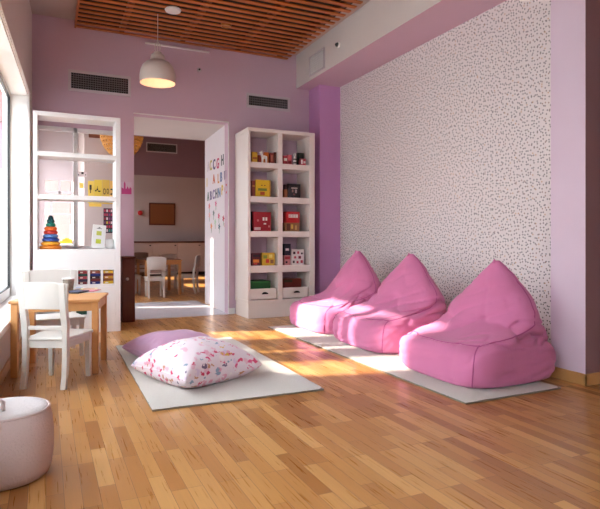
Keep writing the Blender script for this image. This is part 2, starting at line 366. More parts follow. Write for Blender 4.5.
# ------------------------------------------------------------------ vents
def vent(label, w, h, loc, rz, cat='air vent', grp=None, grid=True, pale=False):
    r = thing('wall_vent', label, cat, loc, rz, grp)
    f = .035 if not pale else .02
    mb = MB(); mb.box(-w / 2, w / 2, -.02, 0, h / 2 - f, h / 2).box(-w / 2, w / 2, -.02, 0, -h / 2, -h / 2 + f).box(-w / 2, -w / 2 + f, -.02, 0, -h / 2 + f, h / 2 - f).box(w / 2 - f, w / 2, -.02, 0, -h / 2 + f, h / 2 - f)
    mb.build('vent_frame', M['vent_frame'], r, bevel=.003)
    MB().box(-w / 2 + f, w / 2 - f, -.004, -.001, -h / 2 + f, h / 2 - f).build('backing', M['dark'] if not pale else M['vent_line'], r)
    mb = MB(); n = int((w - 2 * f) / .028); m = max(3, int((h - 2 * f) / .028))
    for i in range(1, n): x = -w / 2 + f + (w - 2 * f) * i / n; mb.box(x - .003, x + .003, -.014, -.006, -h / 2 + f, h / 2 - f)
    for i in range(1, m): z = -h / 2 + f + (h - 2 * f) * i / m; mb.box(-w / 2 + f, w / 2 - f, -.016, -.004, z - .003, z + .003)
    mb.build('grille', M['vent_line'] if not pale else M['white'], r)
    return r
p0 = onY(69, 82, YB); p1 = onY(130, 85, YB); vent('dark wall vent grille above the white shelf divider', p1.x - p0.x + .02, .27, ((p0.x + p1.x) / 2, YB, (p0.z + p1.z) / 2), 0)
p0 = onY(247, 101, YB); p1 = onY(289, 104, YB); vent('dark wall vent grille above the tall bookcase', p1.x - p0.x + .02, .21, ((p0.x + p1.x) / 2, YB, (p0.z + p1.z) / 2), 0)
p0 = onY(146, 147, FY); p1 = onY(177, 147, FY); vent('black vent grille high in the room beyond the doorway', p1.x - p0.x, .30, ((p0.x + p1.x) / 2, FY - .016, p0.z), 0)
def onX(px, py, X): d = ray(px, py); t = X / d.x; return Vector((X, d.y * t, CAMZ + d.z * t))
a = onX(310, 65, 3.446); b = onX(325, 60, 3.446)
vent('pale square grille on the face of the soffit', a.y - b.y, .29, (3.446, (a.y + b.y) / 2, (a.z + b.z) / 2), R(-90), pale=True)
a = onX(339, 45, 3.446)
r = thing('sensor', 'small black and white sensor on the soffit beside the square grille', 'sensor', (3.446, a.y, a.z), R(-90))
MB().lathe([(.035, 0), (.035, .02), (.02, .03)], 20).build('base', M['white'], r).rotation_euler = (R(90), 0, 0)
MB().lathe([(.028, 0), (.03, .03), (.012, .055)], 20).build('lens', M['black'], r).rotation_euler = (R(90), 0, 0)
a = onY(199, 70, YB)
r = thing('sensor', 'tiny round detector high on the lilac wall beside the pendant', 'sensor', a)
MB().lathe([(.032, 0), (.032, .012), (.022, .02)], 20).build('base', M['vent_frame'], r).rotation_euler = (R(90), 0, 0)
MB().lathe([(.012, .018), (.012, .035)], 12).build('lens', M['black'], r).rotation_euler = (R(90), 0, 0)

# ceiling discs
a = ray(173, 9); t = (3.77 - CAMZ) / a.z; P = Vector((a.x * t, a.y * t, 3.77))
tag(MB().lathe([(.085, 0), (.095, -.012), (.085, -.03), (.03, -.036)], 32).build('smoke_detector', M['white'], smooth=False), 'white round disc on the slatted ceiling beside the pendant cord', 'smoke detector').location = P
a = ray(226, 26); t = (3.77 - CAMZ) / a.z; P = Vector((a.x * t, a.y * t, 3.77))
r = thing('recessed_downlight', 'small brass downlight recessed in the slatted ceiling', 'downlight', P)
MB().lathe([(.065, .03), (.065, -.006), (.05, -.008), (.045, .03)], 28, cap=False).build('trim_ring', mat('brass', srgb(190, 140, 80), .3, metal=.8), r)
MB().lathe([(.044, .004), (.04, .001), (.01, .0)], 24).build('diffuser', pal(200, 150, 90), r)

# pendant lamp
LP = Vector((1.215, 6.64, 2.94))
r = thing('pendant_lamp', 'white bell-shaped pendant lamp with warm lit inside hanging on a cord', 'lamp', LP)
out = [(.206, 0), (.211, .03), (.210, .09), (.200, .15), (.178, .205), (.14, .245), (.105, .262), (.088, .272), (.085, .30), (.080, .335), (.05, .35)]
mb = MB().lathe(out, 48, cap=False); mb.build('lamp_shade', M['lamp'], r, smooth=True)
inn = [(.206, 0), (.203, .03), (.202, .09), (.191, .15), (.168, .20), (.13, .237), (.02, .255)]
MB().lathe(inn, 48, cap=False).build('shade_lining', M['lamp_in'], r, smooth=True)
MB().lathe([(.012, .35), (.05, .35), (.045, .37), (.012, .38)], 24).build('cap', M['lamp'], r)
MB().lathe([(.008, .11), (.03, .12), (.042, .15), (.035, .18), (.018, .20), (.018, .25)], 20).build('bulb', M['bulb'], r, smooth=True)
MB().tube([(0, 0, .37), (0, 0, .83)], .0045).build('cord', M['lamp'], r)
MB().tube([(.0, 0, .36), (.03, .0, .40), (.028, 0, .47), (0, 0, .50), (-.028, 0, .47), (-.03, 0, .40), (0, 0, .36)], .005).build('hanger_loop', M['lamp'], r)
ld = bpy.data.lights.new('pendant_bulb', 'POINT'); lo = bpy.data.objects.new('pendant_bulb', ld); C.objects.link(lo)
ld.energy = .8; ld.color = (1, .68, .46); ld.shadow_soft_size = .03; lo.location = LP + Vector((0, 0, .04))

# ------------------------------------------------------------------ shelf divider at left
UY = 6.65; UD = .30
SX0, SX1, SZ = -.125, .79, 2.485
r = thing('shelf_divider', 'tall white open shelf divider with lower cubbies, left of the doorway', 'shelf unit', (0, UY, 0))
th = .055
def zat(px, py, Y=UY): return onY(px, py, Y).z
z1 = zat(118, 158); z2 = zat(118, 199); z3 = zat(118, 249)
MB().box(SX0, SX0 + .042, 0, UD, 0, SZ).build('side_panel', M['white'], r, bevel=.004)
MB().box(SX1 - .055, SX1, 0, UD, 0, SZ).build('side_panel', M['white'], r, bevel=.004)
MB().box(SX0 + .042, SX1 - .055, 0, UD, SZ - .05, SZ).build('top_panel', M['white'], r, bevel=.004)
for z in (z1, z2): MB().box(SX0 + .042, SX1 - .055, -.004, UD, z - .026, z + .026).build('shelf', M['white'], r, bevel=.004)
xa, xb = SX0 + .042, SX1 - .055
zc1 = zat(100, 270); zc0 = zat(100, 284.0)
MB().box(xa, xb, 0, UD, zc1, z3).build('panel', M['white'], r, bevel=.004)
mb = MB()
cx = [xa] + [onY(p, 277, UY).x for p in (77, 89, 102, 115)]
mb.box(xa, cx[1] - .01, 0, UD, zc0, zc1)
for q in cx[1:]: mb.box(q - .012, q + .012, 0, UD, zc0, zc1)
mb.build('cubby_divider', M['white'], r, bevel=.002)
MB().box(xa, xb, 0, UD, zc0 - .03, zc0).build('shelf', M['white'], r, bevel=.002)
MB().box(xa, xb, UD - .02, UD, zc0, zc1).build('back_panel', M['white'], r)
# lower open bay and cupboard
zl1 = .36; zl0 = .20
MB().box(xa, xb, 0, UD, 0, .19).build('plinth', M['white'], r, bevel=.003)
MB().box(xa, xb, UD - .02, UD, .19, zc0 - .03).build('back_panel', M['white'], r)
MB().box(xa, xb, 0, UD, .185, .21).build('shelf', M['white'], r)
MB().box(.43, xb, .0, .02, .21, zc0 - .03).build('cupboard_door', M['white'], r, bevel=.003)
MB().box(.10, .12, 0, UD - .02, .21, zc0 - .03).build('cubby_divider', M['white'], r)

def book(name, label, cat, x0, x1, z0, z1, y0, dep, col, marks=None, group=None, lean=0):
    """upright box or book; front faces -Y"""
    r = thing(name, label, cat, ((x0 + x1) / 2, y0, z0), 0, group)
    w = (x1 - x0) / 2; h = z1 - z0
    MB().box(-w, w, 0, dep, 0, h).build('cover' if 'book' in name else 'box_body', pal(*col), r, bevel=.002)
    if marks:
        for (u0, u1, v0, v1, c) in marks:
            MB().box(-w + 2 * w * u0, -w + 2 * w * u1, -.0025, .001, h * v0, h * v1).build('printed_patch', pal(*c), r)
    return r
# cubby books
cols = [[(110, 20, 30), (30, 30, 60), (180, 60, 70), (20, 70, 60), (150, 30, 40)], [(30, 40, 110), (120, 40, 40), (60, 30, 30), (40, 50, 120), (160, 80, 50)], [(220, 180, 40), (140, 80, 40), (200, 150, 50), (120, 50, 40), (230, 190, 60)]]
names = ['left', 'middle', 'right']
adj = [['crimson', 'navy', 'rose', 'teal', 'red'], ['blue', 'brick-brown', 'dark brown', 'cobalt', 'tan'], ['yellow', 'brown', 'mustard', 'russet', 'bright yellow']]
for k in range(3):
    a = cx[k + 1] + .016; b = cx[k + 2] - .016; n = 5; hh = zc1 - zc0
    for j in range(n):
        q = (hh - .01) / n
        o = book('picture_book', '%s book in the flat pile, %s cubby of the shelf divider' % (adj[k][j], names[k]), 'book', a + .003 * (j % 2), b - .004 * ((j + 1) % 2), zc0 + q * j + .0005, zc0 + q * (j + 1) - .0005, UY + .01 + .004 * (j % 3), .2, cols[k][j], [(.2, .5, .3, .7, (230, 220, 210))] if j % 2 == 0 else None, 'books piled in the divider cubbies')
o = book('picture_book', 'dark green book lying in the low bay of the shelf divider', 'book', onY(76, 310, UY).x, onY(87, 310, UY).x, .211, .26, UY + .02, .2, (20, 70, 56))
o = book('picture_book', 'red and white book in the low bay beside the dark green one', 'book', onY(68, 310, UY).x - .02, onY(75, 310, UY).x, .211, .27, UY + .02, .2, (196, 150, 150))

# stacking toy
zs = z3
p = onY(48, 248, UY + .1); p.z = zs
r = thing('stacking_toy', 'rainbow stacking ring pyramid toy on the shelf divider ledge', 'toy', (max(p.x, .05), UY + .13, zs + .001))
ringc = [((222, 130, 40), .115), ((240, 170, 50), .10), ((40, 70, 150), .09), ((90, 130, 190), .08), ((200, 60, 50), .072), ((235, 110, 40), .066), ((30, 130, 110), .05), ((16, 80, 80), .04)]
zz = 0
for c, rr in ringc:
    h = .042; MB().lathe([(rr * .8, zz), (rr, zz + h * .25), (rr, zz + h * .7), (rr * .8, zz + h)], 28).build('ring', pal(*c), r, smooth=False); zz += h
MB().lathe([(.028, zz), (.03, zz + .02), (.012, zz + .045)], 20).build('cone_tip', pal(16, 60, 70), r)
MB().box(-.11, .11, -.11, .11, 0, .004).build('base', pal(222, 130, 40), r)

# framed card leaning on ledge
a = onY(91.5, 246, UY + .05); b = onY(104, 246, UY + .05)
r = thing('picture_card', 'white framed card with two small green pictures leaning on the divider ledge', 'framed card', ((a.x + b.x) / 2, UY + .05, zs + .010)); r.rotation_euler = (R(-9), R(6), R(4))
hw = (b.x - a.x) / 2 * 1.08; H = .275
MB().box(-hw, hw, 0, .012, 0, H).build('frame', pal(244, 242, 240), r, bevel=.002)
MB().box(-hw + .005, hw - .005, -.001, .0005, .005, H - .005).build('mount', pal(226, 224, 222), r)
for (v, cc) in ((.55, (190, 195, 90)), (.2, (180, 190, 60))):
    MB().box(-.028, .028, -.003, 0, H * v, H * v + .05).build('picture', pal(*cc), r)
MB().box(-.03, .03, -.003, 0, H * .83, H * .85).box(-.01, .01, -.003, 0, H * .86, H * .9).build('caption', pal(70, 70, 74), r)
a = onY(110, 240, UY + .16)
o = tag(MB().lathe([(.03, 0), (.045, .01), (.052, .06), (.05, .11), (.046, .115), (.044, .02)], 24).build('bowl', M['white'], smooth=True), 'small white bowl on the divider ledge behind the framed card', 'bowl'); o.location = (a.x, UY + .2, zs + .002)

# pinned papers beyond the divider (board at y=10.42)
PY = 10.418
def sheet(name, label, cat, x0, y0, x1, y1, col, marks, group=None, Y=PY):
    A = onY(x0, y1, Y); B = onY(x1, y0, Y)
    r = thing(name, label, cat, ((A.x + B.x) / 2, Y, A.z), 0, group); w = (B.x - A.x) / 2; h = B.z - A.z
    MB().box(-w, w, -.004, 0, 0, h).build('paper', pal(*col), r)
    for (u0, u1, v0, v1, c) in marks: MB().box(-w + 2 * w * u0, -w + 2 * w * u1, -.006, -.003, h * v0, h * v1).build('drawing', pal(*c), r)
    return r
K = (40, 34, 36)
gp = 'yellow drawings pinned up beyond the divider'
sheet('drawing', 'yellow sheet with a black standing figure, leftmost of the pinned row', 'drawing', 88, 181, 94, 203, (236, 206, 96), [(.25, .6, .6, .82, K), (.35, .5, .45, .6, K)], gp)
sheet('drawing', 'yellow sheet with a long black scribble, second in the pinned row', 'drawing', 94.2, 180, 102, 203, (230, 200, 80), [(.1, .3, .5, .56, K), (.3, .5, .55, .62, K), (.5, .8, .48, .54, K), (.4, .45, .6, .72, K)], gp)
sheet('drawing', 'ochre sheet with two black rings, third in the pinned row', 'drawing', 102.2, 180, 109.6, 204, (222, 186, 86), [(.15, .22, .42, .62, K), (.38, .45, .42, .62, K), (.22, .38, .4, .44, K), (.22, .38, .6, .64, K), (.6, .67, .45, .62, K), (.82, .88, .45, .62, K), (.67, .82, .43, .47, K), (.67, .82, .6, .64, K)], gp)
sheet('drawing', 'narrow orange sheet at the right end of the pinned row', 'drawing', 110, 181, 114.5, 204, (240, 196, 110), [(.1, .6, .6, .66, K), (.1, .5, .4, .46, K), (.55, .65, .42, .62, K)], gp)
sheet('drawing', 'small yellow note left of the pinned yellow drawings', 'note', 79.5, 183, 83.5, 188, (240, 206, 100), [], None)
sheet('drawing', 'white scrap with dark specks above the small yellow note', 'note', 77.5, 172, 87, 176.5, (214, 200, 200), [(.05, .15, .2, .5, K), (.4, .65, .5, .95, K), (.8, .9, .3, .5, K)], None)
sheet('drawing', 'long yellow strip pinned below the yellow drawings', 'drawing', 89, 203.5, 101.5, 206.5, (238, 200, 90), [])
A = onY(103.5, 233, PY); B = onY(115, 208.5, PY)
marks = []
for i in range(5):
    for j in range(6):
        marks.append((.06 + i * .19, .06 + i * .19 + .12, .05 + j * .16, .05 + j * .16 + .10, random.choice([(190, 60, 90), (60, 140, 130), (220, 190, 80), (120, 60, 110), (230, 210, 210), (150, 40, 60)])))
sheet('colour_chart', 'dark chart of small coloured squares pinned low beyond the divider', 'chart', 103.5, 208.5, 115, 233, (62, 40, 52), marks)
# yellow toy on far sill
a = onY(66, 236, 12.4)
mb = MB(); mb.box(-.12, .12, -.06, .06, 0, .05).box(-.07, .12, -.05, .05, .05, .09).box(-.02, .06, -.04, .04, .09, .115)
o = tag(mb.build('toy_blocks', pal(245, 190, 50), bevel=.01), 'yellow toy piled on the far window sill beyond the divider', 'toy'); o.location = (a.x, 12.44, 1.0)
st(MB().box(-.22, .62, 12.34, 12.5, .96, 1.0).build('trim_7', M['white']))
# wicker lamp
wl = thing('wicker_lamp', 'woven straw pendant lamp glimpsed in the room beyond', 'lamp', (1.21, 10.0, 2.52))
mb = MB()
def wr(t): return .06 + .30 * math.sin(t * PI / 2) ** .5
for k in range(26):
    for s in (1, -1):
        mb.tube([(wr(i / 6) * math.cos(k * 2 * PI / 26 + s * i * .13), wr(i / 6) * math.sin(k * 2 * PI / 26 + s * i * .13), .42 * i / 6) for i in range(7)], .009, 5)
for i in range(1, 7): mb.tube([(wr(i / 6) * math.cos(a * 2 * PI / 32), wr(i / 6) * math.sin(a * 2 * PI / 32), .42 * i / 6) for a in range(33)], .012, 5)
mb.build('lamp_shade', M['wicker'], wl, smooth=True)
MB().lathe([(.08, .12), (.10, .2), (.05, .28)], 20).build('bulb', mat('warm_bulb', (1, .6, .28), .4, emit=5), wl, smooth=True)
MB().box(-.35, .1, -.06, .06, .44, .52).build('ceiling_plate', pal(200, 196, 196), wl)
MB().tube([(0, 0, .40), (0, 0, FZ - 2.52)], .006).build('cord', M['lamp'], wl)

# pink sticker on pilaster
a = onY(121.5, 194, YB); b = onY(131.5, 183, YB)
r = thing('pink_sticker', 'pink castle-like wall sticker on the narrow wall beside the doorway', 'sticker', ((a.x + b.x) / 2, YB, a.z)); w_ = (b.x - a.x) / 2
pts = [(-w_, 0), (w_, 0), (w_, .075), (w_ * .7, .10), (w_ * .5, .065), (w_ * .2, .11), (0, .07), (-w_ * .2, .075), (-w_ * .2, .14), (-w_ * .4, .17), (-w_ * .55, .14), (-w_ * .55, .07), (-w_, .09)]
MB().plate(pts, -.003, 0).build('shape', pal(206, 70, 140), r)
MB().box(-w_, w_, -.0015, 0, .075, .16).build('backing_paper', pal(216, 190, 208), r)

# low brown cabinet
a = onY(122.6, 321, YB - .25); b = onY(135.6, 321, YB - .25)
yc = YB - .22
r = thing('brown_cabinet', 'narrow dark brown low cabinet standing at the left doorway edge', 'cabinet', ((a.x + b.x) / 2, yc, 0)); w_ = (b.x - a.x) / 2
MB().box(-w_, w_, .018, .21, .0, .83).build('body', M['brown'], r, bevel=.004)
MB().box(-w_ + .004, w_ - .004, 0, .018, .03, .815).build('door', M['brown'], r, bevel=.004)
MB().box(-w_ - .006, w_ + .006, -.006, .21, .83, .85).build('cabinet_top', M['brown'], r, bevel=.003)
hd = MB().lathe([(.012, 0), (.012, .01), (.02, .02), (.012, .03)], 16).build('knob', pal(200, 190, 190), r); hd.rotation_euler = (R(90), 0, 0); hd.location = (-.02, 0, .56)

# ------------------------------------------------------------------ bookcase
BY = 6.94; BX0 = 2.462; BX1 = 3.47; BZ = 2.585; BD = .55
r = thing('tall_bookcase', 'tall cream bookcase of ten cubbies with two low drawers', 'bookcase', (0, BY, 0))
w_ = .05; cxm = onY(280.5, 230, BY).x
def bz(py): return onY(249, py, BY).z
MB().box(BX0, BX0 + w_ - .012, 0, BD, .2455, BZ - .0505).build('side_panel', M['cream'], r, bevel=.004)
MB().box(BX1 - .085, BX1, 0, BD, .2455, BZ - .0505).build('side_panel', M['cream'], r, bevel=.004)
MB().box(BX0, BX1, 0, BD, BZ - .05, BZ + .0).build('top_panel', M['cream'], r, bevel=.004)
MB().box(BX0 + .01, BX1 - .01, .012, BD, 0, .1995).build('plinth', M['cream'], r, bevel=.004)
MB().box(BX0, BX1, -.004, BD, .2, .245).build('bottom_panel', M['cream'], r, bevel=.004)
MB().box(cxm - .035, cxm + .035, .004, BD - .101, .2455, BZ - .0505).build('centre_divider', M['cream'], r, bevel=.004)
MB().box(BX0 + .039, BX1 - .086, BD - .12, BD - .1005, .2455, BZ - .0505).build('back_panel', M['lilac'], r)
MB().box(BX0 + .039, BX1 - .086, BD - .1, BD - .001, 1.0, 1.1).build('wall_rail', M['cream'], r)
tops = []
for (p0, p1) in ((161.5, 167), (196, 202), (231, 237)):
    a, b = bz(p1), bz(p0); tops.append(b)
    MB().box(BX0 + .0385, BX1 - .0855, .0015, BD - .121, a, b).build('shelf', M['cream'], r, bevel=.003)
a, b = bz(273), bz(266); tops.append(b)
MB().box(BX0 + .0385, BX1 - .0855, -.004, BD - .121, a, b).build('shelf', M['cream'], r, bevel=.003)
cells = [(BX0 + .038, cxm - .035), (cxm + .035, BX1 - .085)]
for i, (a, b) in enumerate(cells):
    d = MB().box(a + .004, b - .02, .012, .03, .265, .40).box(a + .004, b - .02, .03, BD - .14, .255, .265).box(a + .004, a + .016, .03, BD - .14, .265, .40).box(b - .032, b - .02, .03, BD - .14, .265, .40).build('drawer', M['cream'], r, bevel=.003)
    xm = (a + b) / 2 + .01
    pts = [(.045 * math.cos(t * PI / 8), .028 * math.sin(t * PI / 8)) for t in range(9)]
    h = MB().plate([(xm + x, .325 + z) for x, z in pts], -.008, .014).build('cup_pull', M['metal'], d, bevel=.003)
T1, T2, T3, T4 = tops
yb = BY + .04
def bb(name, label, cat, xa, xb, base, hpx, col, marks=None, dy=0, dep=.05, z_off=0, grp=None):
    A = onY(xa, 200, yb + dy).x; B = onY(xb, 200, yb + dy).x
    return book(name, label, cat, A, B, base + z_off + .0005, base + z_off + hpx * .01355, yb + dy, dep, col, marks, grp)
W = (230, 222, 214); BK = (30, 24, 30)
bb('picture_book', 'small yellow book at the left end of the top left cubby', 'book', 252.3, 257.5, T1, 10.5, (222, 176, 50), [(.1, .9, .3, .5, (180, 100, 40))])
bb('picture_book', 'thin orange-red book beside the small yellow book', 'book', 258.3, 261.5, T1, 8, (176, 70, 40), dy=.03)
bb('toy_box', 'orange block behind the white animal figure', 'toy box', 264.5, 269, T1, 12, (226, 130, 50), dy=.07)
bb('picture_book', 'dark red book with brown edge right of the white animal figure', 'book', 270, 274, T1, 11, (120, 40, 36), [(.2, .8, .2, .8, (160, 90, 70))], dy=.02)
bb('picture_book', 'thin brown book at the right end of the top left cubby', 'book', 274.6, 276.6, T1, 12, (90, 50, 40), dy=.02)
# animal figurine
ax = onY(264.5, 200, yb - .01).x
r = thing('animal_figurine', 'white animal figurine standing in the top left cubby', 'figurine', (ax, yb, T1))
mb = MB(); 
mb.tube([(-.03, 0, .075), (0, 0, .08), (.035, 0, .072)], [.02, .026, .022], 12)
mb.tube([(-.028, 0, .085), (-.038, 0, .12), (-.045, 0, .145)], [.018, .014, .018], 12)
mb.tube([(-.04, 0, .142), (-.065, 0, .135)], [.017, .010], 10)
mb.tube([(-.035, .008, .15), (-.03, .01, .172)], [.006, .003], 6); mb.tube([(-.035, -.008, .15), (-.03, -.01, .172)], [.006, .003], 6)
for x in (-.026, .03):
    for y in (-.012, .012): mb.tube([(x, y, .075), (x, y, .003)], [.011, .008], 8)
mb.build('body', pal(240, 232, 222), r, smooth=True)
mb = MB(); mb.tube([(.05, 0, .08), (.065, 0, .11)], [.007, .003], 8); mb.build('tail', pal(226, 130, 50), r, smooth=True)
bb('picture_book', 'red picture book leaning left in the top right cubby', 'book', 283.6, 287.4, T1, 9, (170, 46, 60), [(.1, .9, .4, .7, W)])
bb('picture_book', 'pink and red book beside the red one in the top right cubby', 'book', 287.9, 291.8, T1, 10, (196, 90, 100), [(.1, .9, .1, .4, (140, 30, 40))])
bb('toy_box', 'dark green box standing in the top right cubby', 'toy box', 297.8, 304, T1, 13.5, (40, 52, 46), [(.1, .9, .1, .4, (150, 60, 60))], dy=.05)
bb('picture_book', 'little red and white book in front of the dark green box', 'book', 300.5, 306, T1, 7, (186, 70, 84), [(.1, .4, .2, .8, W), (.55, .9, .3, .6, W)], dy=-.015, dep=.03)
ax = onY(294.8, 200, yb).x
r = thing('animal_figurine', 'striped black and white figurine in the top right cubby', 'figurine', (ax, yb, T1))
MB().lathe([(.022, 0), (.024, .05), (.018, .10), (.010, .115), (.019, .13), (.02, .15), (.006, .17)], 20).build('body', pal(226, 220, 220), r, smooth=True)
MB().lathe([(.0245, .02), (.0252, .035)], 20).lathe([(.0225, .07), (.0215, .085)], 20).build('stripe', pal(*BK), r)
bb('picture_book', 'brick-red book at the left end of the second left cubby', 'book', 252, 255.3, T2, 16, (128, 50, 38), [(.1, .9, .6, .7, (190, 130, 60))])
bb('picture_book', 'large yellow book with green and red picture in the second left cubby', 'book', 255.8, 270.5, T2, 17, (226, 186, 40), [(.15, .75, .35, .5, (110, 130, 50)), (.3, .6, .1, .3, (190, 80, 40)), (.35, .45, .65, .7, (120, 80, 40)), (.55, .65, .65, .7, (120, 80, 40)), (.94, 1, 0, 1, (170, 110, 30))])
bb('picture_book', 'brown book at the left end of the second right cubby', 'book', 284, 287.5, T2, 8.5, (150, 86, 50))
bb('picture_book', 'dark maroon book behind the black one in the second right cubby', 'book', 284.4, 290.5, T2, 14, (60, 26, 30), dy=.07)
bb('picture_book', 'black book with pale pattern in the second right cubby', 'book', 288.2, 300.5, T2, 14.5, (34, 24, 28), [(.25, .75, .66, .74, (190, 170, 160)), (.3, .42, .4, .6, (150, 110, 100)), (.55, .7, .35, .6, (170, 150, 150)), (.4, .55, .2, .3, (120, 60, 60))])
bb('picture_book', 'dark teal book behind the red face book', 'book', 252, 256, T3, 20, (40, 60, 56), dy=.07)
bb('picture_book', 'big red book with a white face and caption in the third left cubby', 'book', 253.5, 271, T3, 19.5, (160, 26, 40), [(.52, .62, .55, .72, W), (.68, .78, .55, .72, W), (.58, .72, .35, .42, W), (.05, .4, .06, .2, (220, 190, 190)), (.2, .3, .5, .6, (200, 120, 120)), (.85, .92, .2, .3, (220, 160, 160))])
o1 = bb('toy_box', 'yellow and brown box under the red box in the third right cubby', 'toy box', 285, 299.5, T3, 9, (150, 106, 66), [(.12, .35, .1, .9, (90, 50, 40)), (.42, .55, .3, .8, (226, 190, 90)), (.7, .8, .2, .7, (210, 170, 100))], dep=.12)
bb('toy_box', 'bright red box with a white title resting on the yellow and brown box', 'toy box', 286.5, 299.8, T3, 11.5, (190, 28, 36), [(.15, .85, .45, .75, W), (.2, .3, .5, .7, (190, 28, 36)), (.45, .5, .5, .7, (190, 28, 36)), (.65, .7, .5, .7, (190, 28, 36))], z_off=9 * .01355, dep=.12)
bb('picture_book', 'black and red book at the left of the fourth left cubby', 'book', 252, 260.8, T4, 12.5, (90, 26, 34), [(.15, .8, .25, .5, (220, 130, 50)), (.1, .9, .7, .9, BK), (.2, .6, .1, .2, (200, 50, 50))])
bb('picture_book', 'yellow and green picture book in the fourth left cubby', 'book', 262, 274.8, T4, 13, (206, 170, 50), [(.1, .4, .55, .8, (120, 140, 60)), (.3, .55, .2, .5, (200, 60, 50)), (.65, .9, .15, .45, (130, 90, 50)), (.55, .8, .6, .85, (226, 210, 120))])
bb('toy_box', 'small red and white box supporting the black book in the fourth right cubby', 'toy box', 284.3, 290.6, T4, 10, (196, 130, 130), [(.1, .9, .6, .9, (160, 40, 50)), (.2, .5, .2, .4, BK)], dep=.1)
bb('picture_book', 'black book with white mark on top of the small red and white box', 'book', 284.3, 290.8, T4, 12, (24, 24, 44), [(.2, .7, .4, .6, (220, 200, 200))], z_off=10 * .01355, dep=.1)
bb('toy_box', 'white box with red and black blossoms in the fourth right cubby', 'toy box', 291.6, 304, T4, 16, (226, 216, 212), [(.12, .3, .7, .86, (60, 30, 40)), (.45, .6, .72, .88, (190, 60, 80)), (.75, .9, .68, .8, (60, 30, 40)), (.2, .36, .42, .56, (190, 60, 80)), (.55, .75, .4, .58, (120, 40, 60)), (.1, .24, .12, .28, (60, 30, 40)), (.4, .55, .1, .25, (190, 60, 80)), (.72, .9, .12, .3, (190, 60, 80))], dep=.1)
o = book('toy_box', 'green box inside the left bottom drawer', 'toy box', cells[0][0] + .03, cells[0][1] - .09, .268, .50, BY + .06, .28, (26, 96, 46), [(.1, .9, .90, .96, (40, 130, 60))])
o = book('toy_box', 'red-brown box inside the right bottom drawer', 'toy box', cells[1][0] + .03, cells[1][1] - .10, .268, .52, BY + .06, .28, (110, 44, 34), [(.05, .5, .8, .95, (60, 60, 40))])

# ------------------------------------------------------------------ letters and flowers on the passage cheek
PN = Vector((-1, .046, 0)).normalized(); PP = Vector((DX1, YB, 0))
def oncheek(px, py):
    d = ray(px, py); o = Vector((0, 0, CAMZ)); t = (PP - o).dot(PN) / d.dot(PN); return o + d * t
rows = [('A', 208.5, 167, (214, 204, 214)), ('C', 211.0, 166, (200, 180, 80)), ('C', 214.3, 165, (60, 44, 110)), ('G', 218, 164, (206, 50, 110)), ('H', 222.6, 160.5, (70, 84, 84)),
        ('I', 207.2, 183, (236, 196, 60)), ('A', 214, 179.5, (224, 110, 60)), ('L', 218.5, 179, (226, 150, 70)), ('B', 221.3, 177.5, (90, 120, 170)), ('U', 225.4, 176, (110, 100, 130)),
        ('A', 208.3, 197, (90, 120, 100)), ('B', 211, 196, (110, 100, 140)), ('C', 213.8, 195, (130, 110, 160)), ('H', 216.6, 194, (60, 70, 80)), ('N', 219.4, 193, (90, 130, 170)), ('P', 222.4, 190.5, (230, 190, 60)), ('C', 225.8, 189.5, (206, 60, 70))]
colname = {(214, 204, 214): 'pale', (200, 180, 80): 'olive-yellow', (60, 44, 110): 'dark violet', (206, 50, 110): 'magenta', (70, 84, 84): 'slate', (236, 196, 60): 'yellow', (224, 110, 60): 'orange-red', (226, 150, 70): 'light orange', (90, 120, 170): 'blue', (110, 100, 130): 'grey-violet', (90, 120, 100): 'grey-green', (110, 100, 140): 'dull violet', (130, 110, 160): 'lavender', (60, 70, 80): 'charcoal', (90, 130, 170): 'sky blue', (230, 190, 60): 'golden', (206, 60, 70): 'red'}
RM = Matrix(((0, 0, -1), (-1, 0, 0), (0, 1, 0))).to_4x4()   # x->-Y, y->Z, z->-X
rn = ['top', 'middle', 'lower']
for i, (ch, px, py, col) in enumerate(rows):
    cu = bpy.data.curves.new('letter', 'FONT'); cu.body = ch; cu.size = .20 if i > 4 else .22; cu.extrude = .002; cu.align_x = 'CENTER'; cu.align_y = 'CENTER'; cu.offset = .004
    tmp = bpy.data.objects.new('tmp', cu); C.objects.link(tmp)
    me = bpy.data.meshes.new_from_object(tmp.evaluated_get(bpy.context.evaluated_depsgraph_get())); bpy.data.objects.remove(tmp)
    me.materials.clear(); me.materials.append(pal(*col))
    o = bpy.data.objects.new('wall_letter', me); C.objects.link(o)
    p = oncheek(px, py) + PN * .003
    o.matrix_world = Matrix.Translation(p) @ Matrix.Rotation(-.046, 4, 'Z') @ RM
    rw = 0 if i < 5 else 1 if i < 10 else 2
    tag(o, '%s letter %s in the %s row of stickers on the doorway wall' % (colname[col], ch, rn[rw]), 'letter sticker', 'letter stickers on the doorway wall')
fl = [(209.5, 208, (236, 120, 120), 'coral'), (216, 205.5, (226, 110, 150), 'rose'), (209.6, 217, (240, 180, 170), 'pale coral'), (213.8, 215, (110, 130, 120), 'grey-green'), (219, 218, (224, 70, 120), 'hot pink'), (223.6, 220.5, (196, 30, 70), 'crimson'), (215.4, 224, (190, 220, 190), 'mint'), (211.5, 228, (240, 150, 60), 'orange'), (219.4, 228.5, (60, 110, 120), 'teal'), (225, 227, (226, 190, 186), 'faint pink')]
